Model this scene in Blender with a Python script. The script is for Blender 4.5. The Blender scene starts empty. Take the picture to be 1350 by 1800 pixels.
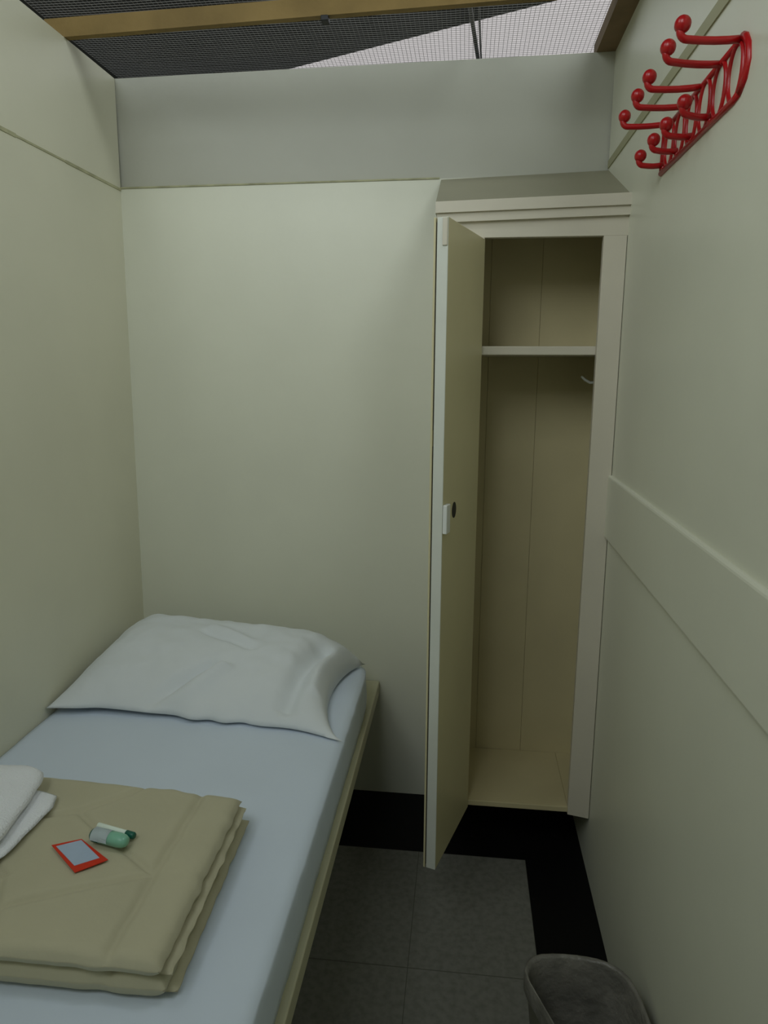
import bpy, bmesh, math, random
from mathutils import Vector, Matrix, noise
random.seed(7)
S = bpy.context.scene
C = S.collection
PI = math.pi

# ------------------------------------------------------------------ camera
cam_d = bpy.data.cameras.new('camera')
cam = bpy.data.objects.new('camera', cam_d); C.objects.link(cam); S.camera = cam
right = Vector((0.99348742, 0.11389151, 0.00338684))
up = Vector((-0.02627671, 0.20008888, 0.97942533))
fwd = Vector((-0.11087056, 0.97313574, -0.20177848))
m = Matrix.Identity(4)
for i in range(3):
    m[i][0] = right[i]; m[i][1] = up[i]; m[i][2] = -fwd[i]
m.translation = Vector((1.1638, -2.3281, 1.5467))
cam.matrix_world = m
cam_d.sensor_fit = 'VERTICAL'; cam_d.sensor_height = 36.0; cam_d.lens = 36.0 * 1228.55 / 1800.0
cam_d.clip_start = 0.02

# ------------------------------------------------------------------ world, lights, exposure
w = bpy.data.worlds.new('world'); S.world = w; w.use_nodes = True
bg = w.node_tree.nodes['Background']
bg.inputs[0].default_value = (0.82, 0.96, 1.0, 1); bg.inputs[1].default_value = 0.05

def area(name, loc, target, sx, sy, power, col, spread=PI):
    d = bpy.data.lights.new(name, 'AREA'); d.shape = 'RECTANGLE'; d.size = sx; d.size_y = sy
    d.energy = power; d.color = col; d.spread = spread
    o = bpy.data.objects.new(name, d); C.objects.link(o); o.location = loc
    o.rotation_euler = (Vector(target) - Vector(loc)).to_track_quat('-Z', 'Y').to_euler()
    return o
LC = (0.91, 0.98, 1.0)
area('hall_light_front', (0.25, -3.2, 3.3), (0.8, 0.0, 1.2), 1.3, 1.5, 27, LC)
area('added_fill_right', (2.25, -1.5, 3.3), (0.0, -0.9, 1.0), 0.4, 1.6, 29, LC)  # added lamp, brightens the left wall while the floor lane stays dark
area('added_fill_left', (-0.45, -1.9, 3.3), (1.4, -0.5, 1.0), 0.4, 1.2, 10, LC)  # added lamp beyond the left partition, lights the upper right wall
area('skylight_glow', (1.0, 0.9, 3.3), (0.8, -0.9, 0.4), 2.2, 1.4, 6, LC)

S.view_settings.view_transform = 'Standard'; S.view_settings.look = 'None'
S.view_settings.gamma = 1; S.view_settings.use_curve_mapping = False
S.view_settings.exposure = 0.10

# ------------------------------------------------------------------ materials
def mat(name, col, rough=0.5, spec=0.5, var=0.0, vscale=3.0, bump=0.0, bscale=60.0, metal=0.0, col2=None, sheen=0.0):
    mt = bpy.data.materials.new(name); mt.use_nodes = True
    nt = mt.node_tree; b = nt.nodes['Principled BSDF']
    b.inputs['Base Color'].default_value = (*col, 1); b.inputs['Roughness'].default_value = rough
    b.inputs['Specular IOR Level'].default_value = spec; b.inputs['Metallic'].default_value = metal
    if sheen: b.inputs['Sheen Weight'].default_value = sheen
    tc = nt.nodes.new('ShaderNodeTexCoord')
    if var or col2:
        n = nt.nodes.new('ShaderNodeTexNoise'); n.inputs['Scale'].default_value = vscale; n.inputs['Detail'].default_value = 6
        r = nt.nodes.new('ShaderNodeMix'); r.data_type = 'RGBA'
        c2 = col2 or tuple(c * (1 - var) for c in col)
        r.inputs[6].default_value = (*col, 1); r.inputs[7].default_value = (*c2, 1)
        cr = nt.nodes.new('ShaderNodeMapRange'); cr.inputs[1].default_value = 0.35; cr.inputs[2].default_value = 0.7
        nt.links.new(tc.outputs['Object'], n.inputs['Vector']); nt.links.new(n.outputs['Fac'], cr.inputs[0])
        nt.links.new(cr.outputs[0], r.inputs[0]); nt.links.new(r.outputs[2], b.inputs['Base Color'])
    if bump:
        n = nt.nodes.new('ShaderNodeTexNoise'); n.inputs['Scale'].default_value = bscale; n.inputs['Detail'].default_value = 4
        bp = nt.nodes.new('ShaderNodeBump'); bp.inputs['Strength'].default_value = bump; bp.inputs['Distance'].default_value = 0.01
        nt.links.new(tc.outputs['Object'], n.inputs['Vector']); nt.links.new(n.outputs['Fac'], bp.inputs['Height'])
        nt.links.new(bp.outputs[0], b.inputs['Normal'])
    return mt
CREAM = (0.74, 0.745, 0.61)
M = {}
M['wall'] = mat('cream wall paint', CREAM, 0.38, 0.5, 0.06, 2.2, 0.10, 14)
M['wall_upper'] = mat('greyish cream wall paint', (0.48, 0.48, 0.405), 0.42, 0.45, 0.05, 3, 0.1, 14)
M['wall_side'] = mat('aged cream wall paint', (0.72, 0.705, 0.55), 0.42, 0.45, 0.07, 2.5, 0.10, 14)
M['seam'] = mat('yellowed caulk', (0.48, 0.47, 0.29), 0.6, 0.3, 0.35, 22)
M['band'] = mat('cream batten paint', (0.40, 0.39, 0.23), 0.5, 0.4, 0.1, 8)
M['cab'] = mat('pinkish cream gloss paint', (0.65, 0.605, 0.49), 0.35, 0.5, 0.05, 5, 0.06, 20)
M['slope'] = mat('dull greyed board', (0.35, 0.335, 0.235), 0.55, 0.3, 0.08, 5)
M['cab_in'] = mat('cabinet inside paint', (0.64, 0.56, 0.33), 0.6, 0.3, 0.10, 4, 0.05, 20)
M['door'] = mat('cabinet door paint', (0.66, 0.60, 0.37), 0.4, 0.45, 0.08, 3, 0.06, 20)
M['edge'] = mat('door edge paint', (0.72, 0.74, 0.66), 0.35, 0.5, 0.06, 9)
M['gap_shade'] = mat('painted groove shade', (0.06, 0.055, 0.04), 0.9, 0.1)
M['frame'] = mat('bed frame paint', (0.56, 0.54, 0.37), 0.42, 0.4, 0.08, 6)
M['sheet'] = mat('white cotton sheet', (0.66, 0.74, 0.84), 0.85, 0.15, 0.03, 5, 0.12, 9, sheen=0.1)
M['pillow'] = mat('white pillowcase', (0.74, 0.78, 0.80), 0.85, 0.15, 0.02, 5, 0.10, 25, sheen=0.1)
M['towel'] = mat('white terry towel', (0.90, 0.92, 0.95), 0.95, 0.1, 0.02, 9, 0.5, 260, sheen=0.2)
M['quilt'] = mat('khaki quilted cotton', (0.51, 0.48, 0.335), 0.85, 0.15, 0.08, 6, 0.15, 40, sheen=0.1)
M['stitch'] = mat('khaki stitching', (0.34, 0.31, 0.17), 0.9, 0.1)
M['red'] = mat('glossy red enamel', (0.42, 0.006, 0.008), 0.28, 0.5)
M['wood'] = mat('raw pine', (0.27, 0.18, 0.055), 0.6, 0.3, 0, 6, 0.1, 40, col2=(0.19, 0.125, 0.035))
M['darkwood'] = mat('brown timber', (0.26, 0.18, 0.10), 0.7, 0.2, 0.3, 10)
M['wire'] = mat('galvanised wire', (0.34, 0.33, 0.32), 0.5, 0.4, metal=0.2)
M['rod'] = mat('dull grey steel', (0.12, 0.115, 0.11), 0.6, 0.4)
M['black'] = mat('black metal', (0.01, 0.01, 0.01), 0.5, 0.4)
M['hallceil'] = mat('dim brown hall ceiling', (0.21, 0.195, 0.165), 0.9, 0.1, 0.3, 3)
M['bin'] = mat('grey translucent plastic', (0.36, 0.35, 0.28), 0.4, 0.4, 0.15, 12)
M['liner'] = mat('grey crumpled bin liner', (0.22, 0.21, 0.18), 0.35, 0.4, 0.5, 14, 0.8, 30)
M['mint'] = mat('mint plastic', (0.22, 0.50, 0.36), 0.3, 0.5)
M['dkgreen'] = mat('dark green plastic', (0.005, 0.11, 0.075), 0.35, 0.5)
M['label'] = mat('white label', (0.78, 0.88, 0.90), 0.5, 0.3)
M['white'] = mat('white paper', (0.80, 0.90, 0.80), 0.6, 0.3)
M['cardred'] = mat('red card border', (0.62, 0.035, 0.01), 0.5, 0.3)
M['cardblue'] = mat('pale blue card face', (0.42, 0.52, 0.66), 0.5, 0.3, 0.06, 30)
M['latch'] = mat('white painted latch', (0.76, 0.78, 0.74), 0.3, 0.5)

# lit panel in the hall ceiling: gives off light
mt = bpy.data.materials.new('lit translucent panel'); mt.use_nodes = True
b = mt.node_tree.nodes['Principled BSDF']; b.inputs['Base Color'].default_value = (0.7, 0.68, 0.66, 1)
b.inputs['Emission Color'].default_value = (0.95, 0.90, 0.90, 1); b.inputs['Emission Strength'].default_value = 0.50
M['panel'] = mt

# vinyl tile floor: pale speckled tiles with a black border row along back and right walls
W = 1.5810
def floor_mat():
    mt = bpy.data.materials.new('vinyl floor tiles'); mt.use_nodes = True
    nt = mt.node_tree; L = nt.links; N = nt.nodes; b = N['Principled BSDF']
    tc = N.new('ShaderNodeTexCoord'); sp = N.new('ShaderNodeSeparateXYZ'); L.new(tc.outputs['Object'], sp.inputs[0])
    def math_(op, a, bb=None, c=None):
        n = N.new('ShaderNodeMath'); n.operation = op
        for i, v in enumerate((a, bb, c)):
            if v is None: continue
            if isinstance(v, (int, float)): n.inputs[i].default_value = v
            else: L.new(v, n.inputs[i])
        return n.outputs[0]
    X, Y = sp.outputs[0], sp.outputs[1]
    wob = N.new('ShaderNodeTexNoise'); wob.inputs['Scale'].default_value = 14
    L.new(tc.outputs['Object'], wob.inputs['Vector'])
    isblack = math_('MAXIMUM', math_('GREATER_THAN', Y, -0.315), math_('GREATER_THAN', X, 1.395))
    def joint(v, off, size):
        f = math_('FRACT', math_('DIVIDE', math_('ADD', v, off), size))
        d = math_('MINIMUM', f, math_('SUBTRACT', 1.0, f))
        return math_('LESS_THAN', d, 0.0035)
    jx = joint(X, 5 * .342 - 1.053, .342); jy = joint(Y, 10 * .455 + .315, .455)
    j = math_('MAXIMUM', jx, jy)
    n = N.new('ShaderNodeTexNoise'); n.inputs['Scale'].default_value = 55; n.inputs['Detail'].default_value = 5
    L.new(tc.outputs['Object'], n.inputs['Vector'])
    r = N.new('ShaderNodeValToRGB'); e = r.color_ramp.elements
    e[0].position = .30; e[0].color = (0.155, 0.155, 0.13, 1); e[1].position = .60; e[1].color = (0.205, 0.203, 0.175, 1)
    L.new(n.outputs['Fac'], r.inputs[0])
    m1 = N.new('ShaderNodeMix'); m1.data_type = 'RGBA'; L.new(j, m1.inputs[0]); L.new(r.outputs[0], m1.inputs[6]); m1.inputs[7].default_value = (0.11, 0.11, 0.09, 1)
    n2 = N.new('ShaderNodeTexNoise'); n2.inputs['Scale'].default_value = 30; n2.inputs['Detail'].default_value = 8
    L.new(tc.outputs['Object'], n2.inputs['Vector'])
    r2 = N.new('ShaderNodeValToRGB'); e = r2.color_ramp.elements
    e[0].position = .68; e[0].color = (0.004, 0.004, 0.004, 1); e[1].position = .80; e[1].color = (0.05, 0.05, 0.05, 1)
    L.new(n2.outputs['Fac'], r2.inputs[0])
    m2 = N.new('ShaderNodeMix'); m2.data_type = 'RGBA'; L.new(isblack, m2.inputs[0]); L.new(m1.outputs[2], m2.inputs[6]); L.new(r2.outputs[0], m2.inputs[7])
    L.new(m2.outputs[2], b.inputs['Base Color']); b.inputs['Roughness'].default_value = 0.55; b.inputs['Specular IOR Level'].default_value = 0.15
    return mt
M['floor'] = floor_mat()

# ------------------------------------------------------------------ helpers
def obj(name, bm, mt, parent=None, smooth=False, loc=None):
    me = bpy.data.meshes.new(name)
    bmesh.ops.recalc_face_normals(bm, faces=bm.faces)
    bm.to_mesh(me); bm.free()
    for x in (mt if isinstance(mt, (list, tuple)) else [mt]): me.materials.append(x)
    if smooth:
        for p in me.polygons: p.use_smooth = True
    o = bpy.data.objects.new(name, me); C.objects.link(o)
    if parent: o.parent = parent
    if loc: o.location = loc
    return o
def thing(name, label, cat, loc=(0, 0, 0), rz=0, group=None):
    o = bpy.data.objects.new(name, None); C.objects.link(o); o.location = loc; o.rotation_euler = (0, 0, rz)
    o.empty_display_size = 0.05
    return tag(o, label, cat, group)
def tag(o, label, cat, group=None):
    o['label'] = label; o['category'] = cat
    if group: o['group'] = group
    return o
def struct(name, bm, mt, smooth=False):
    o = obj(name, bm, mt, None, smooth); o['kind'] = 'structure'; return o
def box(bm, a, b_, bev=0.0, mi=0, seg=2):
    x0, y0, z0 = a; x1, y1, z1 = b_
    r = bmesh.ops.create_cube(bm, size=1)
    vs = r['verts']
    for v in vs:
        v.co = Vector((x0 + (v.co.x + .5) * (x1 - x0), y0 + (v.co.y + .5) * (y1 - y0), z0 + (v.co.z + .5) * (z1 - z0)))
    fs = set(f for v in vs for f in v.link_faces)
    for f in fs: f.material_index = mi
    if bev:
        es = list(set(e for v in vs for e in v.link_edges))
        bmesh.ops.bevel(bm, geom=es, offset=bev, segments=seg, affect='EDGES', profile=0.5, material=-1)
def hexa(bm, pts, mi=0):
    """eight points: bottom four then top four, both in the same turn"""
    v = [bm.verts.new(p) for p in pts]
    for q in ((0, 1, 2, 3), (4, 5, 6, 7), (0, 1, 5, 4), (1, 2, 6, 5), (2, 3, 7, 6), (3, 0, 4, 7)):
        f = bm.faces.new([v[i] for i in q]); f.material_index = mi
def tube(bm, pts, r, n=10, closed=False, mi=0, flat=1.0):
    """round bar through the points; r may be a list"""
    pts = [Vector(p) for p in pts]; N = len(pts); rings = []
    prev = None
    for i, p in enumerate(pts):
        if closed: t = pts[(i + 1) % N] - pts[i - 1]
        else: t = pts[min(i + 1, N - 1)] - pts[max(i - 1, 0)]
        t.normalize()
        if prev is None:
            a = Vector((0, 0, 1)) if abs(t.z) < .9 else Vector((1, 0, 0))
            u = t.cross(a).normalized()
        else:
            u = (prev - t * prev.dot(t)).normalized()
        prev = u; v = t.cross(u)
        rr = r[i] if isinstance(r, (list, tuple)) else r
        rings.append([bm.verts.new(p + rr * (math.cos(2 * PI * k / n) * u + math.sin(2 * PI * k / n) * v)) for k in range(n)])
    for i in range(N if closed else N - 1):
        a, b_ = rings[i], rings[(i + 1) % N]
        for k in range(n):
            f = bm.faces.new((a[k], a[(k + 1) % n], b_[(k + 1) % n], b_[k])); f.material_index = mi
    if not closed:
        bm.faces.new(rings[0]).material_index = mi; bm.faces.new(rings[-1]).material_index = mi
def sphere(bm, c, r, sc=(1, 1, 1)):
    q = bmesh.ops.create_uvsphere(bm, u_segments=16, v_segments=10, radius=r)
    for v in q['verts']: v.co = Vector((v.co.x * sc[0], v.co.y * sc[1], v.co.z * sc[2])) + Vector(c)
def gridmesh(bm, nu, nv, fn, mi=0):
    g = [[bm.verts.new(fn(i / nu, j / nv)) for j in range(nv + 1)] for i in range(nu + 1)]
    for i in range(nu):
        for j in range(nv):
            f = bm.faces.new((g[i][j], g[i + 1][j], g[i + 1][j + 1], g[i][j + 1])); f.material_index = mi
    return g

# ------------------------------------------------------------------ the room
H = 2.44; YF = -2.75; D = 0.337
bm = bmesh.new(); box(bm, (-0.1, YF - .1, -0.06), (W + 0.1, 0.1, 0.0)); struct('floor', bm, M['floor'])
LX = 0.036     # the left partition leans in a little towards its top
bm = bmesh.new()
hexa(bm, [(0, YF, 0), (0, 0.0, 0), (-.05, 0.0, 0), (-.05, YF, 0), (LX, YF, H), (LX, 0.0, H), (-.02, 0.0, H), (-.02, YF, H)])
struct('wall_left', bm, M['wall_side'])
# back partition: lower panel slightly proud of the upper one
ZS = 2.116
bm = bmesh.new()
hexa(bm, [(-.05, 0, 0), (W + .05, -.003, 0), (W + .05, .05, 0), (-.05, .05, 0), (-.05, 0, ZS), (W + .05, -.003, ZS + .006), (W + .05, .05, ZS + .006), (-.05, .05, ZS)])
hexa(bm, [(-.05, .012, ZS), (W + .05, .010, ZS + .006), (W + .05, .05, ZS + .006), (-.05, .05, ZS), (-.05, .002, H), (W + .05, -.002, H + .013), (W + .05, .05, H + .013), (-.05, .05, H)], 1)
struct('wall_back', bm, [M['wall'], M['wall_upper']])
bm = bmesh.new()
hexa(bm, [(W, YF, 0), (W, 0, 0), (W + .05, 0, 0), (W + .05, YF, 0), (W - .008, YF, H + .013), (W - .008, 0, H + .013), (W + .05, 0, H + .013), (W + .05, YF, H + .013)])
struct('wall_right', bm, M['wall'])
bm = bmesh.new(); box(bm, (-.05, YF - .05, 0), (.72, YF, H)); box(bm, (.72, YF - .05, 2.03), (1.48, YF, H)); box(bm, (1.48, YF - .05, 0), (W + .05, YF, H)); struct('wall_front', bm, M['wall'])

# seams / battens on the partitions
bm = bmesh.new()
random.seed(3)
lx = lambda z: LX * z / H
def leftseam():
    y = 0.0
    while y > YF + .1:
        L = random.uniform(.10, .3); h = random.uniform(.0025, .005)
        hexa(bm, [(lx(ZS) - .004, y - L, ZS - .004 - h), (lx(ZS) - .004, y, ZS - .004 - h), (lx(ZS) + .002, y, ZS - .004 - h), (lx(ZS) + .002, y - L, ZS - .004 - h),
                  (lx(ZS) - .004, y - L, ZS - .004 + h), (lx(ZS) - .004, y, ZS - .004 + h), (lx(ZS) + .002, y, ZS - .004 + h), (lx(ZS) + .002, y - L, ZS - .004 + h)])
        y -= L
leftseam(); struct('trim_1', bm, M['seam'])
bm = bmesh.new(); hexa(bm, [(W - .010, YF, 2.125), (W - .010, -.002, 2.135), (W + .01, -.002, 2.135), (W + .01, YF, 2.125),
                            (W - .010, YF, 2.157), (W - .010, -.002, 2.157), (W + .01, -.002, 2.157), (W + .01, YF, 2.157)])
struct('trim_2', bm, M['band'])
# wide horizontal board on the right wall with a small ledge
bm = bmesh.new(); box(bm, (W - .014, YF, 1.075), (W + .02, -D + .006, 1.256), .007, seg=3)
struct('trim_3', bm, M['wall'])
bm = bmesh.new(); box(bm, (W - .0015, YF, 1.0735), (W + .01, -D + .006, 1.0755)); struct('trim_4', bm, M['seam'])
# caulked joint between the two panels of the back partition
bm = bmesh.new(); hexa(bm, [(.02, -.0035, ZS - .001), (1.068, -.0050, ZS + .003), (1.068, .02, ZS + .003), (.02, .02, ZS - .001), (.02, -.0035, ZS + .0035), (1.068, -.0050, ZS + .0075), (1.068, .02, ZS + .0075), (.02, .02, ZS + .0035)])
struct('trim_5', bm, M['seam'])

# ------------------------------------------------------------------ what lies above the cubicle
bm = bmesh.new()
dz = 3.4
P0 = Vector((-.224, 2.572)); P1 = Vector((1.793, 1.703)); dr = (P1 - P0).normalized()
A = P0 - dr * 4; B = P1 + dr * 3
hexa(bm, [(A.x, A.y, dz), (B.x, B.y, dz), (B.x, -1.0, dz), (A.x, -1.0, dz), (A.x, A.y, dz + .06), (B.x, B.y, dz + .06), (B.x, -1.0, dz + .06), (A.x, -1.0, dz + .06)])
o = struct('ceiling', bm, M['hallceil'])
bm = bmesh.new(); box(bm, (-5, .3, dz + .30), (6, 7, dz + .34)); struct('window_1', bm, M['panel'])

# pine board across the cubicle, on the partition tops
bm = bmesh.new()
y0, y1, t = -.283, -.348, .022
hexa(bm, [(-.02, y0, H), (W + .02, y1, H + .013), (W + .02, y1 + t, H + .013), (-.02, y0 + t, H), (-.02, y0, H + .048), (W + .02, y1, H + .052), (W + .02, y1 + t, H + .052), (-.02, y0 + t, H + .048)])
beam = obj('wooden_beam', bm, M['wood']); tag(beam, 'raw pine board spanning the cubicle across the tops of the side walls', 'beam')
bm = bmesh.new(); box(bm, (.765, -.325, H - .010), (.785, -.295, H + .004), .002); obj('clip', bm, M['black'], beam)
bm = bmesh.new(); box(bm, (W - .062, -1.9, H + .013), (W - .012, .05, H + .052)); box(bm, (W - .014, -1.9, H + .0125), (W + .02, .05, H + .045))
bt = obj('wooden_batten', bm, M['darkwood']); tag(bt, 'brown timber batten lying along the top of the right wall', 'batten')

# hardware cloth: crossing wires, slightly wavy
bm = bmesh.new()
zm = H + .0545; sp_ = .0127; rw = .00055
def wire(pts):
    tube(bm, pts, rw, 4)
random.seed(5)
x = -.02
def wz(x, y): return zm + .0025 * math.sin(x * 7 + 1) * math.sin(y * 5) + .0015
while x < W + .03:
    off = random.uniform(-.0006, .0006)
    wire([(x + off + .0008 * math.sin(y * 9 + x * 4), y, wz(x, y)) for y in [-1.6 + 1.75 * k / 12 for k in range(13)]])
    x += sp_
y = -1.6
while y < .15:
    off = random.uniform(-.0006, .0006)
    wire([(x, y + off + .001 * math.sin(x * 6 + y * 3), wz(x, y) + .0008) for x in [-.02 + (W + .05) * k / 12 for k in range(13)]])
    y += sp_
tag(obj('wire_mesh', bm, M['wire']), 'square wire mesh stretched over the open top of the cubicle', 'wire mesh')
bm = bmesh.new(); tube(bm, [(1.128, -.45, zm + .011), (1.143, -.265, zm + .011), (1.1665, .02, zm + .011), (1.177, .15, zm + .011)], .0062, 8)
tag(obj('steel_rod', bm, M['rod'], smooth=True), 'thicker dark rod lying on the wire mesh above the back wall', 'rod')
bm = bmesh.new(); tube(bm, [(1.178, -.45, zm + .008), (1.174, -.2, zm + .008), (1.1815, .03, zm + .008), (1.187, .15, zm + .008)], .0028, 8)
tag(obj('cable', bm, M['rod'], smooth=True), 'thin dark cable beside the rod on the wire mesh', 'cable')

# ------------------------------------------------------------------ cabinet
cab = thing('wall_cabinet', 'tall narrow cream wardrobe cabinet with its door standing open, in the right corner', 'cabinet', (1.33, 0, 0))
def cpart(name, bm, mt, parent=None, smooth=False):
    if parent is None:
        for v in bm.verts: v.co -= Vector((1.33, 0, 0))
        return obj(name, bm, mt, cab, smooth)
    return obj(name, bm, mt, parent, smooth)
XL, XR, F = 1.073, W - .001, -D
# sloping top from the back wall down to the fascia
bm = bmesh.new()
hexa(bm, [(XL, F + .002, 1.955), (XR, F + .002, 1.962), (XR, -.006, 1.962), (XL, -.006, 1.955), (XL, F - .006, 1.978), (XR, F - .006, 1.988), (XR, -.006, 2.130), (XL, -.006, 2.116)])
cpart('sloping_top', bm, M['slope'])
bm = bmesh.new()
hexa(bm, [(XL, F - .018, 1.949), (XR, F - .018, 1.960), (XR, F + .01, 1.960), (XL, F + .01, 1.949), (XL, F - .018, 1.977), (XR, F - .018, 1.989), (XR, F + .01, 1.989), (XL, F + .01, 1.977)])
cpart('cornice', bm, M['cab'])
bm = bmesh.new()
for k, (za, zb, p) in enumerate(((1.926, 1.949, .011),)):
    hexa(bm, [(XL + .004, F - p, za), (XR, F - p, za + .011), (XR, F + .01, za + .011), (XL + .004, F + .01, za), (XL + .004, F - p, zb), (XR, F - p, zb + .011), (XR, F + .01, zb + .011), (XL + .004, F + .01, zb)])
cpart('moulding', bm, M['cab'])
# face frame: rail, two stiles
bm = bmesh.new(); box(bm, (XL + .004, F, 1.888), (XR, F + .02, 1.949), .001)
box(bm, (XL + .004, F, .197), (1.205, F + .02, 1.888), .001)
hexa(bm, [(1.514, F, .190), (XR - .002, F, .180), (XR - .002, F + .02, .180), (1.514, F + .02, .190), (1.514, F, 1.888), (XR - .007, F, 1.888), (XR - .007, F + .02, 1.888), (1.514, F + .02, 1.888)])
cpart('face_frame', bm, M['cab'])
bm = bmesh.new(); box(bm, (XL + .004, F + .02, .2), (XL + .022, -.006, 1.956)); cpart('side_panel', bm, M['cab'])
# back panel of vertical boards
bm = bmesh.new()
xs = [XL + .022, 1.235, 1.392, XR - .001]
for a, b_ in zip(xs[:-1], xs[1:]): box(bm, (a, -.016, .209), (b_ - .0006, -.005, 1.956), .0008)
cpart('back_panel', bm, M['cab_in'])
bm = bmesh.new(); box(bm, (XL + .022, F + .003, .195), (1.5145, -.017, .213), .002); box(bm, (1.5145, F + .0205, .195), (XR, -.017, .213))
cpart('bottom_board', bm, M['cab_in'])
bm = bmesh.new(); box(bm, (XL + .022, F + .022, 1.583), (1.578, -.017, 1.607), .0025)
cpart('shelf', bm, M['cab'])
bm = bmesh.new(); tube(bm, [(W - .001, -.17, 1.518), (1.548, -.17, 1.508), (1.530, -.172, 1.506), (1.515, -.175, 1.514), (1.503, -.178, 1.524)], [.0045, .004, .004, .004, .003], 8)
cpart('coat_peg', bm, M['latch'], smooth=True)

# the open door, hinged on the left stile
ang = .2954; DW = .3106; DT = .034
hx, hy = 1.2065, F - .001
u = Vector((-math.sin(ang), -math.cos(ang), 0)); nrm = Vector((-math.cos(ang), math.sin(ang), 0))   # along the door; towards its outer side
Z0, Z1 = .192, 1.884
def dp(a, t, z): q = Vector((hx, hy, 0)) + u * a + nrm * t; return (q.x - 1.33, q.y, z)
def dbox(bm, a0, a1, t0, t1, z0, z1, bev=0.0):
    n0 = len(bm.verts); b2 = bmesh.new(); box(b2, (a0, t0, z0), (a1, t1, z1), bev)
    for v in b2.verts: v.co = Vector(dp(v.co.x, v.co.y, v.co.z))
    me = bpy.data.meshes.new('tmp'); b2.to_mesh(me); b2.free(); bm.from_mesh(me); bpy.data.meshes.remove(me)
bm = bmesh.new(); dbox(bm, 0, DW - .003, 0, DT - .006, Z0, Z1, .0015)
door = obj('door', bm, M['door'], cab)
bm = bmesh.new(); dbox(bm, DW - .0035, DW, 0.0003, DT - .007, Z0, Z1, .001); obj('edge_strip', bm, M['edge'], door)
bm = bmesh.new(); dbox(bm, 0.02, DW - .002, DT - .006, DT - .002, Z0 + .01, 1.36); dbox(bm, .02, DW - .002, DT - .006, DT - .002, 1.40, Z1 - .01)
obj('edge_gap_shade', bm, M['gap_shade'], door)  # solid dark strip: the groove's shade is put into its colour
bm = bmesh.new(); dbox(bm, 0.0, DW + .001, DT - .004, DT + .001, Z0, Z1, .001); obj('outer_facing', bm, M['door'], door)
bm = bmesh.new(); dbox(bm, DW - .0005, DW + .0035, .001, .013, Z1 - .062, Z1 - .001, .0015); obj('catch_plate', bm, M['cab'], door)
# rim lock
bm = bmesh.new(); dbox(bm, DW - .030, DW - .001, -.011, .0, 1.143, 1.216, .002); lock = obj('lock', bm, M['latch'], door)
bm = bmesh.new()
cz = 1.188
ring = [Vector(dp(DW - .092 + .017 * math.cos(q), -.0008, cz + .021 * math.sin(q))) for q in [2 * PI * k / 20 for k in range(20)]]
ring2 = [Vector(dp(DW - .092 + .017 * math.cos(q), .0008, cz + .021 * math.sin(q))) for q in [2 * PI * k / 20 for k in range(20)]]
va = [bm.verts.new(p) for p in ring]; vb = [bm.verts.new(p) for p in ring2]
bm.faces.new(va); bm.faces.new(vb)
for k in range(20): bm.faces.new((va[k], va[(k + 1) % 20], vb[(k + 1) % 20], vb[k]))
obj('keyhole', bm, M['black'], door)

# ------------------------------------------------------------------ bed
bed = thing('single_bed', 'narrow single bed on a cream wooden platform against the left wall', 'bed', (.44, -1.0, 0))
def bpart(name, bm, mt, smooth=False):
    for v in bm.verts: v.co -= Vector((.44, -1.0, 0))
    return obj(name, bm, mt, bed, smooth)
BY = -1.98; BR = .884
bm = bmesh.new(); box(bm, (.004, BY, .425), (BR, -.004, .445), .003)
box(bm, (BR - .022, BY, .398), (BR + .001, -.004, .4445), .003); box(bm, (.012, BY, .398), (BR - .022, BY + .02, .4249)); box(bm, (.012, -.024, .398), (BR - .022, -.004, .4249))
bpart('bed_frame', bm, M['frame'])
for (x, y) in ((.05, -.10), (.62, -.10), (.05, -1.9), (.62, -1.9)):
    bm = bmesh.new(); box(bm, (x, y - .04, 0), (x + .05, y + .04, .4249), .003); bpart('leg', bm, M['frame'])
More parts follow.
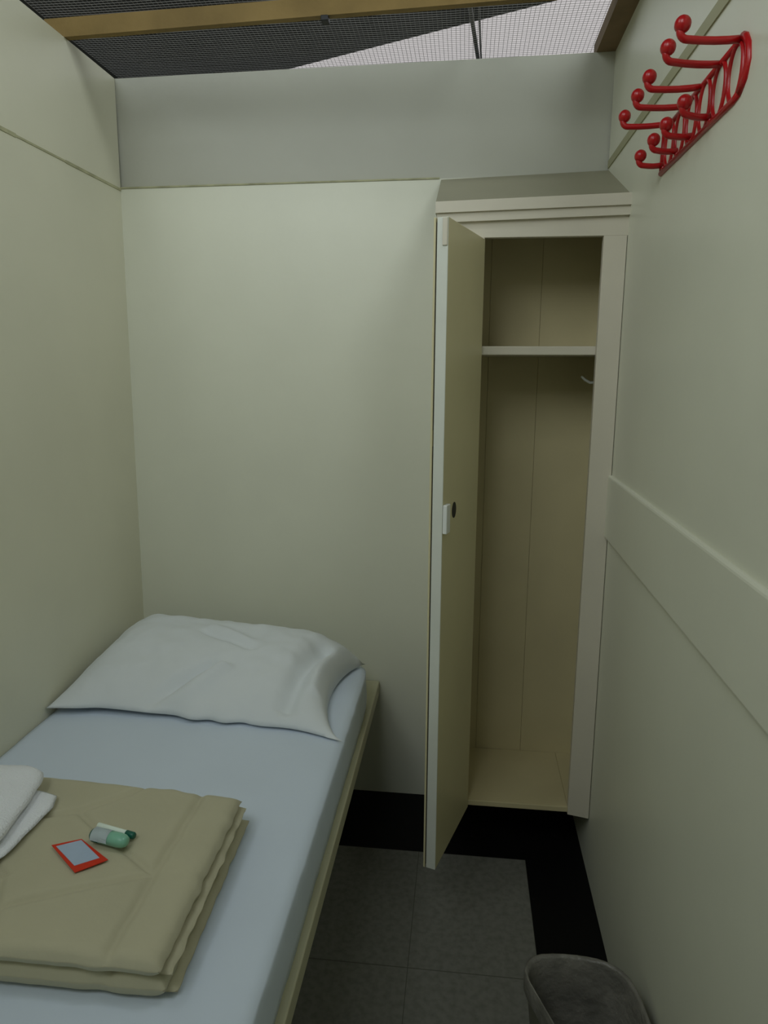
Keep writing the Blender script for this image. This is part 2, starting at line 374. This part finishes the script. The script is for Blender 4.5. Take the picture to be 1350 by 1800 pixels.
# mattress under a fitted sheet
ZT = .578
def mattress(bm, x0, x1, y0, y1, z0, z1):
    # rounded slab with gentle undulation; ring profile swept down from a top grid
    nx, ny = 46, 96
    def top(i, j):
        x = x0 + (x1 - x0) * i / nx; y = y0 + (y1 - y0) * j / ny
        r_ = .075; dx, dy = (x - (x1 - r_)) / r_, (y - (y1 - r_)) / r_
        if dx > 0 and dy > 0:
            k = max(dx, dy) / math.hypot(dx, dy); x = x1 - r_ + r_ * dx * k; y = y1 - r_ + r_ * dy * k
        e = min(i / nx * (x1 - x0), (1 - i / nx) * (x1 - x0), j / ny * (y1 - y0), (1 - j / ny) * (y1 - y0))
        z = z1 - .007 * max(0, 1 - e / .012) ** 2
        z += .0025 * noise.noise(Vector((x * 4, y * 4, 0))) + .0016 * noise.noise(Vector((x * 13 + y * 9, y * 5, 3)))
        return Vector((x, y, z))
    g = [[bm.verts.new(top(i, j)) for j in range(ny + 1)] for i in range(nx + 1)]
    for i in range(nx):
        for j in range(ny): bm.faces.new((g[i][j], g[i + 1][j], g[i + 1][j + 1], g[i][j + 1]))
    loop = [g[i][0] for i in range(nx)] + [g[nx][j] for j in range(ny)] + [g[i][ny] for i in range(nx, 0, -1)] + [g[0][j] for j in range(ny, 0, -1)]
    prev = loop
    cx, cy = (x0 + x1) / 2, (y0 + y1) / 2
    for s, (zz, out) in enumerate(((z1 - .014, .003), (z1 - .035, .004), (z1 - .07, .006), (z1 - .10, .005), (z0, .002))):
        cur = []
        for k, v in enumerate(loop):
            wv = .0022 * noise.noise(Vector((v.co.x * 22, v.co.y * 22, s * .7)))
            ox = out if v.co.x > cx + .38 and v.co.y < y1 - .08 else 0
            cur.append(bm.verts.new((min(v.co.x + ox + (wv if ox else 0), BR - .004), v.co.y, zz)))
        for k in range(len(loop)): bm.faces.new((prev[k], prev[(k + 1) % len(loop)], cur[(k + 1) % len(loop)], cur[k]))
        prev = cur
    bm.faces.new(prev)
bm = bmesh.new(); mattress(bm, .010, .866, BY + .02, -.150, .445, ZT); bpart('fitted_sheet', bm, M['sheet'], True)

# pillow
def pillow():
    bm = bmesh.new()
    FL, FR, BRc, BL = Vector((.010, -.630, ZT + .026)), Vector((.868, -.672, ZT + .006)), Vector((.862, -.195, ZT + .014)), Vector((.016, -.115, ZT + .03))
    nu, nv = 80, 60
    def ridge(x, y, ax, ay, bx, by, wd, hh):
        d = Vector((bx - ax, by - ay)); t = max(0, min(1, ((x - ax) * d.x + (y - ay) * d.y) / d.length_squared))
        q = Vector((x - ax - t * d.x, y - ay - t * d.y)).length
        return hh * math.exp(-(q / wd) ** 2)
    def fn(u_, v_, side):
        p = (FL * (1 - u_) + FR * u_) * (1 - v_) + (BL * (1 - u_) + BRc * u_) * v_
        su = 4 * u_ * (1 - u_); sv = 4 * v_ * (1 - v_)
        # edges bow inwards between the pointed corners
        p.y += (.045 * su * (1 - v_) ** 2 * (1 + .3 * math.sin(9 * u_)) + .006 * su * math.sin(38 * u_ + 2 * math.sin(11 * u_)) * (1 - v_) ** 8) - .0 * v_
        p.x += .012 * sv * (1 - u_) ** 4 - .075 * sv ** .7 * u_ ** 5
        uf = (1 - max(0, 1 - u_ / .22) ** 2.2) ** .6 * (1 - max(0, (u_ - .74) / .26) ** 2.4) ** .55
        vf = (1 - max(0, 1 - v_ / .62) ** 2.0) ** .75 * (1 - max(0, (v_ - .72) / .28) ** 3.5) ** .5
        h = uf * vf
        skew = 1 + .25 * (v_ - .5) - .05 * (u_ - .5)
        if side > 0:
            z = .124 * h * skew
            wr = ridge(u_, v_, .34, .03, .50, .34, .022, -.018) + ridge(u_, v_, .40, .0, .56, .30, .03, .013)
            wr += ridge(u_, v_, .44, .72, .60, .60, .03, .007) + ridge(u_, v_, .42, .66, .62, .52, .025, -.006)
            wr += ridge(u_, v_, .82, .10, .90, .75, .04, -.020) + ridge(u_, v_, .93, .3, .97, .9, .03, .008)
            wr *= 1.8
            wr += .005 * noise.noise(Vector((u_ * 9, v_ * 7, 1))) + .004 * noise.noise(Vector((u_ * 22, v_ * 12, 4)))
            wr += .010 * noise.noise(Vector((u_ * 11, 0, 7))) * (1 - v_) ** 6 * min(1, su * 3)
            p.z += z + wr * min(1, h * 1.6)
        else:
            p.z -= min(.03, .05 * h)
            p.z = max(p.z, ZT + .002)
        if p.z < ZT + .007: p.z = ZT + .007 if side > 0 else ZT + .0055
        p.x = max(p.x, .012); 
        p.y = min(p.y, -.014)
        return p
    a = gridmesh(bm, nu, nv, lambda u_, v_: fn(u_, v_, 1)); b_ = gridmesh(bm, nu, nv, lambda u_, v_: fn(u_, v_, -1))
    bmesh.ops.remove_doubles(bm, verts=bm.verts, dist=.0008)
    return bm
o = obj('pillow', pillow(), M['pillow'], smooth=True)
tag(o, 'plump white pillow in a plain case at the head of the bed', 'pillow')

# folded comforter: overlapping padded layers
def quilt():
    bm = bmesh.new()
    def layer(c, z0, z1, seed, amp=.006, edge=.45, stitch=True):
        FLc, FRc, BRc, BLc = [Vector((a, b2, 0)) for a, b2 in c]
        nu, nv = 150, 110
        def side(u_, v_, s):
            p = (FLc * (1 - u_) + FRc * u_) * (1 - v_) + (BLc * (1 - u_) + BRc * u_) * v_
            ex = min(u_, 1 - u_) * 26; ey = min(v_, 1 - v_) * 20
            e = (1 - max(0, 1 - ex) ** 2) ** .5 * (1 - max(0, 1 - ey) ** 2) ** .5
            zc = (z0 + z1) / 2; hh = (z1 - z0) / 2
            nx = noise.noise(Vector((u_ * 3 + seed, v_ * 14, 2))); ny = noise.noise(Vector((u_ * 16, v_ * 2 + seed, 5)))
            p.x += amp * nx * (u_ > .5) * (2 * u_ - 1); p.y += amp * ny * abs(1 - 2 * v_)
            z = zc + s * hh * e
            if s > 0:
                z += (.004 * noise.noise(Vector((u_ * 5 + seed, v_ * 5, 0))) - .001) * e
                if stitch:
                    dd = 0
                    for (ax, ay, bx, by) in ST:
                        d = Vector((bx - ax, by - ay)); t = max(0, min(1, ((u_ - ax) * d.x + (v_ - ay) * d.y) / d.length_squared))
                        q = Vector((u_ - ax - t * d.x, v_ - ay - t * d.y)).length
                        dd = max(dd, math.exp(-(q / .012) ** 2))
                    z -= .009 * dd * e
            else: z += .001
            return Vector((p.x, p.y, z))
        gridmesh(bm, nu, nv, lambda a, b2: side(a, b2, 1)); gridmesh(bm, nu, nv, lambda a, b2: side(a, b2, -1))
    ST = [(.875, 0, .875, 1), (.875, .42, .45, .10), (.875, .42, .55, .75), (.45, .10, .10, .45), (.10, .45, .55, .75), (.45, .1, .38, 0), (.55, .75, .7, 1), (.30, .55, .50, .33), (.22, 0, .3, .3), (.6, 0, .5, .3)]
    z = ZT + .0035
    layer([(.03, -1.452), (.742, -1.452), (.726, -1.03), (.03, -1.0)], z, z + .018, 1, .004)
    layer([(.03, -1.476), (.730, -1.470), (.716, -1.02), (.03, -1.0)], z, z + .052, 5, .005)
    layer([(.03, -1.468), (.741, -1.464), (.728, -1.05), (.03, -1.01)], z + .044, z + .060, 9, .005)
    layer([(.03, -1.482), (.729, -1.477), (.719, -1.05), (.03, -1.015)], z + .048, z + .088, 13, .005)
    bmesh.ops.remove_doubles(bm, verts=bm.verts, dist=.00001)
    return bm
o = obj('comforter', quilt(), M['quilt'], smooth=True)
tag(o, 'khaki quilted comforter folded into a thick rectangle on the white sheet', 'comforter')
ZC = ZT + .0945

# towel: folded bath towel with a thinner fold slipping out beneath
def slab(bm, cs, z0, z1, seed=0, rnd=.35, n=28, amp=.004):
    P = [Vector((a, b2, 0)) for a, b2 in cs]
    def side(u_, v_, s):
        p = (P[0] * (1 - u_) + P[1] * u_) * (1 - v_) + (P[3] * (1 - u_) + P[2] * u_) * v_
        ex = min(u_, 1 - u_) / .16; ey = min(v_, 1 - v_) / .16
        e = (1 - max(0, 1 - ex) ** 2.2) ** .5 * (1 - max(0, 1 - ey) ** 2.2) ** .5
        z = (z0 + z1) / 2 + s * (z1 - z0) / 2 * e
        if s > 0: z += amp * noise.noise(Vector((u_ * 4 + seed, v_ * 4, 0))) * e
        # rounded corners
        c = (P[0] + P[1] + P[2] + P[3]) / 4
        k = (max(0, abs(2 * u_ - 1) - .6) / .4) * (max(0, abs(2 * v_ - 1) - .6) / .4)
        p = p + (c - p) * .10 * k
        p.x += amp * .8 * noise.noise(Vector((u_ * 2, v_ * 6, seed + 3)))
        return Vector((p.x, p.y, z))
    gridmesh(bm, n, n, lambda a, b2: side(a, b2, 1)); gridmesh(bm, n, n, lambda a, b2: side(a, b2, -1))
bm = bmesh.new()
slab(bm, [(.02, -1.345), (.352, -1.335), (.302, -1.055), (.02, -1.06)], ZC + .009, ZC + .042, 2, amp=.005)
slab(bm, [(.08, -1.35), (.358, -1.34), (.362, -1.105), (.08, -1.10)], ZC, ZC + .012, 6, amp=.003)
bmesh.ops.remove_doubles(bm, verts=bm.verts, dist=.00001)
tag(obj('folded_towel', bm, M['towel'], smooth=True), 'thick white folded towel lying on the left side of the khaki comforter', 'towel')

# card with red border
def quadslab(bm, cs, z0, z1):
    hexa(bm, [(a, b2, z0) for a, b2 in cs] + [(a, b2, z1) for a, b2 in cs])
cc = [(.420, -1.255), (.502, -1.318), (.544, -1.280), (.466, -1.232)]
bm = bmesh.new(); quadslab(bm, cc, ZC, ZC + .0012)
card = obj('paper_card', bm, M['cardred']); tag(card, 'small card with pale blue face and red border lying on the comforter', 'card')
def lerp(a, b2, t): return (a[0] * (1 - t) + b2[0] * t, a[1] * (1 - t) + b2[1] * t)
def inner(uu, vv): return lerp(lerp(cc[0], cc[1], uu), lerp(cc[3], cc[2], uu), vv)
bm = bmesh.new(); quadslab(bm, [inner(.08, .09), inner(.82, .12), inner(.85, .86), inner(.05, .95)], ZC + .0012, ZC + .0018); obj('printed_face', bm, M['cardblue'], card)

# little bottle on its side, and the wrapped bar behind it
def lathe(bm, prof, n=20, mi=0, sx=1.0):
    rings = []
    for (x, r) in prof: rings.append([bm.verts.new((x, r * math.cos(2 * PI * k / n), sx * r * math.sin(2 * PI * k / n))) for k in range(n)])
    for a, b_ in zip(rings[:-1], rings[1:]):
        for k in range(n): bm.faces.new((a[k], a[(k + 1) % n], b_[(k + 1) % n], b_[k])).material_index = mi
    bm.faces.new(rings[0]); bm.faces.new(rings[-1])
bot = thing('shampoo_bottle', 'tiny mint green shampoo bottle lying on its side beside the red-bordered card', 'bottle', (.526, -1.238, ZC + .0130), math.radians(-11))
bm = bmesh.new(); lathe(bm, [(-.018, .0138), (.020, .0138), (.030, .0128), (.037, .0095), (.039, .006)], sx=.92); obj('bottle_body', bm, M['mint'], bot, True)
bm = bmesh.new(); lathe(bm, [(-.040, .006), (-.038, .0105), (-.033, .0139), (-.0185, .0139)], sx=.92); obj('bottle_base', bm, M['dkgreen'], bot, True)
bm = bmesh.new(); gridmesh(bm, 2, 14, lambda a, b2: Vector((-.033 + .036 * a, .0143 * math.cos(PI * (.18 + .88 * b2)), .92 * .0143 * math.sin(PI * (.18 + .88 * b2)))))
bmesh.ops.solidify(bm, geom=bm.faces[:], thickness=.0003); obj('bottle_label', bm, M['label'], bot, True)
tb = thing('balm_tube', 'slim white tube with a dark green cap lying behind the tiny shampoo bottle', 'tube', (.523, -1.2085, ZC + .0065), math.radians(-14))
bm = bmesh.new(); lathe(bm, [(-.043, .0045), (-.042, .0060), (.023, .0060), (.024, .0050)]); obj('tube_body', bm, M['white'], tb, True)
bm = bmesh.new(); lathe(bm, [(.0242, .0055), (.025, .0068), (.041, .0066), (.043, .0055)]); obj('tube_cap', bm, M['dkgreen'], tb, True)

# ------------------------------------------------------------------ red coat rack
RX = W + .001
rack = thing('coat_rack', 'bright red metal coat rack with ball-tipped hooks, mounted high on the right wall', 'coat rack', (RX, -.85, 2.0))
def rp(name, bm):
    for v in bm.verts: v.co -= Vector((RX, -.85, 2.0))
    return obj(name, bm, M['red'], rack, True)
rb = .0055; xb = RX - .008
ZU, ZL = 2.046, 1.962
uy = [(-1.072, -1.080), (-.980, -1.000), (-.884, -.880), (-.788, -.790), (-.690, -.676)]
ly = [(-.945, -.960), (-.842, -.848), (-.750, -.757), (-.650, -.648)]
bm = bmesh.new(); tube(bm, [(xb, -1.080, ZU), (xb, -.638, ZU)], rb, 10); rp('upper_rail', bm)
bm = bmesh.new(); tube(bm, [(xb, -1.085, ZL + .004), (xb, -1.06, ZL), (xb, -.636, ZL)], rb * 1.15, 10); rp('lower_rail', bm)
bm = bmesh.new(); tube(bm, [(xb, -.640, ZU), (xb, -.640, ZL)], rb, 10); rp('end_bar', bm)
bm = bmesh.new(); tube(bm, [(xb, -1.078, ZU + .001), (xb, -1.092, ZU - .006), (xb, -1.106, ZU - .022), (xb, -1.112, ZU - .045), (xb, -1.104, ZU - .066), (xb, -1.085, ZL + .004)], rb * 1.2, 10); rp('end_curve', bm)
zc = (ZU + ZL) / 2
for yc in [-1.062 + .0 + .0735 * k + .005 for k in range(7)]:
    if yc + .036 > -.638: continue
    bm = bmesh.new(); tube(bm, [(xb, yc + .030 * math.cos(q), zc + .042 * math.sin(q)) for q in [2 * PI * k / 28 for k in range(28)]], rb * .85, 8, closed=True); rp('oval_ring', bm)
def hook(y, yt, z, L, hgt):
    x1 = xb - L; r = rb
    yy = lambda x: y + (yt - y) * (xb - x) / L
    pts = [(xb, y, z)] + [(xb - (L - hgt * .5) * t, 0, z - .002 * math.sin(PI * t)) for t in (.25, .5, .75, 1)]
    for k in range(1, 7):
        q = -PI / 2 - k * PI / 2 / 6 * 1.15
        pts.append((x1 + hgt * .5 + hgt * .5 * math.cos(q), 0, z + hgt * .5 + hgt * .5 * math.sin(q)))
    pts = [(p[0], yy(p[0]), p[2]) for p in pts]
    bm = bmesh.new(); tube(bm, pts, r * 1.05, 10)
    e = pts[-1]; sphere(bm, (e[0] + .003, e[1], e[2] + .006), .0127)
    return bm
for y, yt in uy: rp('upper_hook', hook(y, yt, ZU - .001, .096, .024))
for y, yt in ly:
    bm = hook(y, yt, ZL + .014, .052, .022); tube(bm, [(xb, y, ZL), (xb, y, ZL + .015)], rb, 8)   # the short root rising from the lower rail
    rp('lower_hook', bm)

# ------------------------------------------------------------------ wastebasket
bn = thing('wastebasket', 'small grey plastic wastebasket with a dark liner on the floor by the right wall', 'wastebasket', (1.445, -1.14, 0))
rim = [(1.322, -1.045), (1.330, -1.015), (1.352, -.992), (1.40, -.984), (1.45, -.984), (1.492, -.990), (1.525, -1.008), (1.545, -1.04), (1.556, -1.10), (1.560, -1.20), (1.556, -1.27), (1.53, -1.30), (1.48, -1.306), (1.44, -1.29), (1.41, -1.25), (1.375, -1.17), (1.345, -1.10)]
def smoothloop(P, it=2):
    for _ in range(it):
        Q = []
        for i in range(len(P)):
            a, b_ = P[i], P[(i + 1) % len(P)]
            Q += [(a[0] * .75 + b_[0] * .25, a[1] * .75 + b_[1] * .25), (a[0] * .25 + b_[0] * .75, a[1] * .25 + b_[1] * .75)]
        P = Q
    return P
rl = smoothloop([(x - 1.445, y + 1.14) for x, y in rim], 1)
def shell(bm, levels, close=True):
    rings = [[bm.verts.new((x * s + .0, y * s, z)) for x, y in rl] for s, z in levels]
    n = len(rl)
    for a, b_ in zip(rings[:-1], rings[1:]):
        for k in range(n): bm.faces.new((a[k], a[(k + 1) % n], b_[(k + 1) % n], b_[k]))
    if close: bm.faces.new(rings[0]); bm.faces.new(rings[-1])
ZB = .285
bm = bmesh.new(); shell(bm, [(.74, 0), (.97, ZB - .03), (1.0, ZB - .028), (1.01, ZB - .004), (.99, ZB), (.965, ZB - .004), (.955, ZB - .03), (.72, .006)]); obj('basket', bm, M['bin'], bn, True)
bm = bmesh.new()
lv = [(1.016, ZB - .045), (1.022, ZB - .02), (1.018, ZB + .001), (.99, ZB + .0035), (.95, ZB - .003), (.94, ZB - .035), (.90, ZB - .09), (.78, .10), (.60, .03)]
rings = []
for li, (s, z) in enumerate(lv):
    R_ = []
    for k, (x, y) in enumerate(rl):
        nn = noise.noise(Vector((k * .9, li * 1.3, 2)))
        amp = .016 if 5 <= li <= 7 else 0.0
        s2 = s - abs(nn) * amp * 2
        R_.append(bm.verts.new((x * s2, y * s2, z + (.006 * nn if li == 0 else 0) + amp * .4 * nn)))
    rings.append(R_)
n = len(rl)
for a, b_ in zip(rings[:-1], rings[1:]):
    for k in range(n): bm.faces.new((a[k], a[(k + 1) % n], b_[(k + 1) % n], b_[k]))
bm.faces.new(rings[-1])
obj('bin_liner', bm, M['liner'], bn, True)
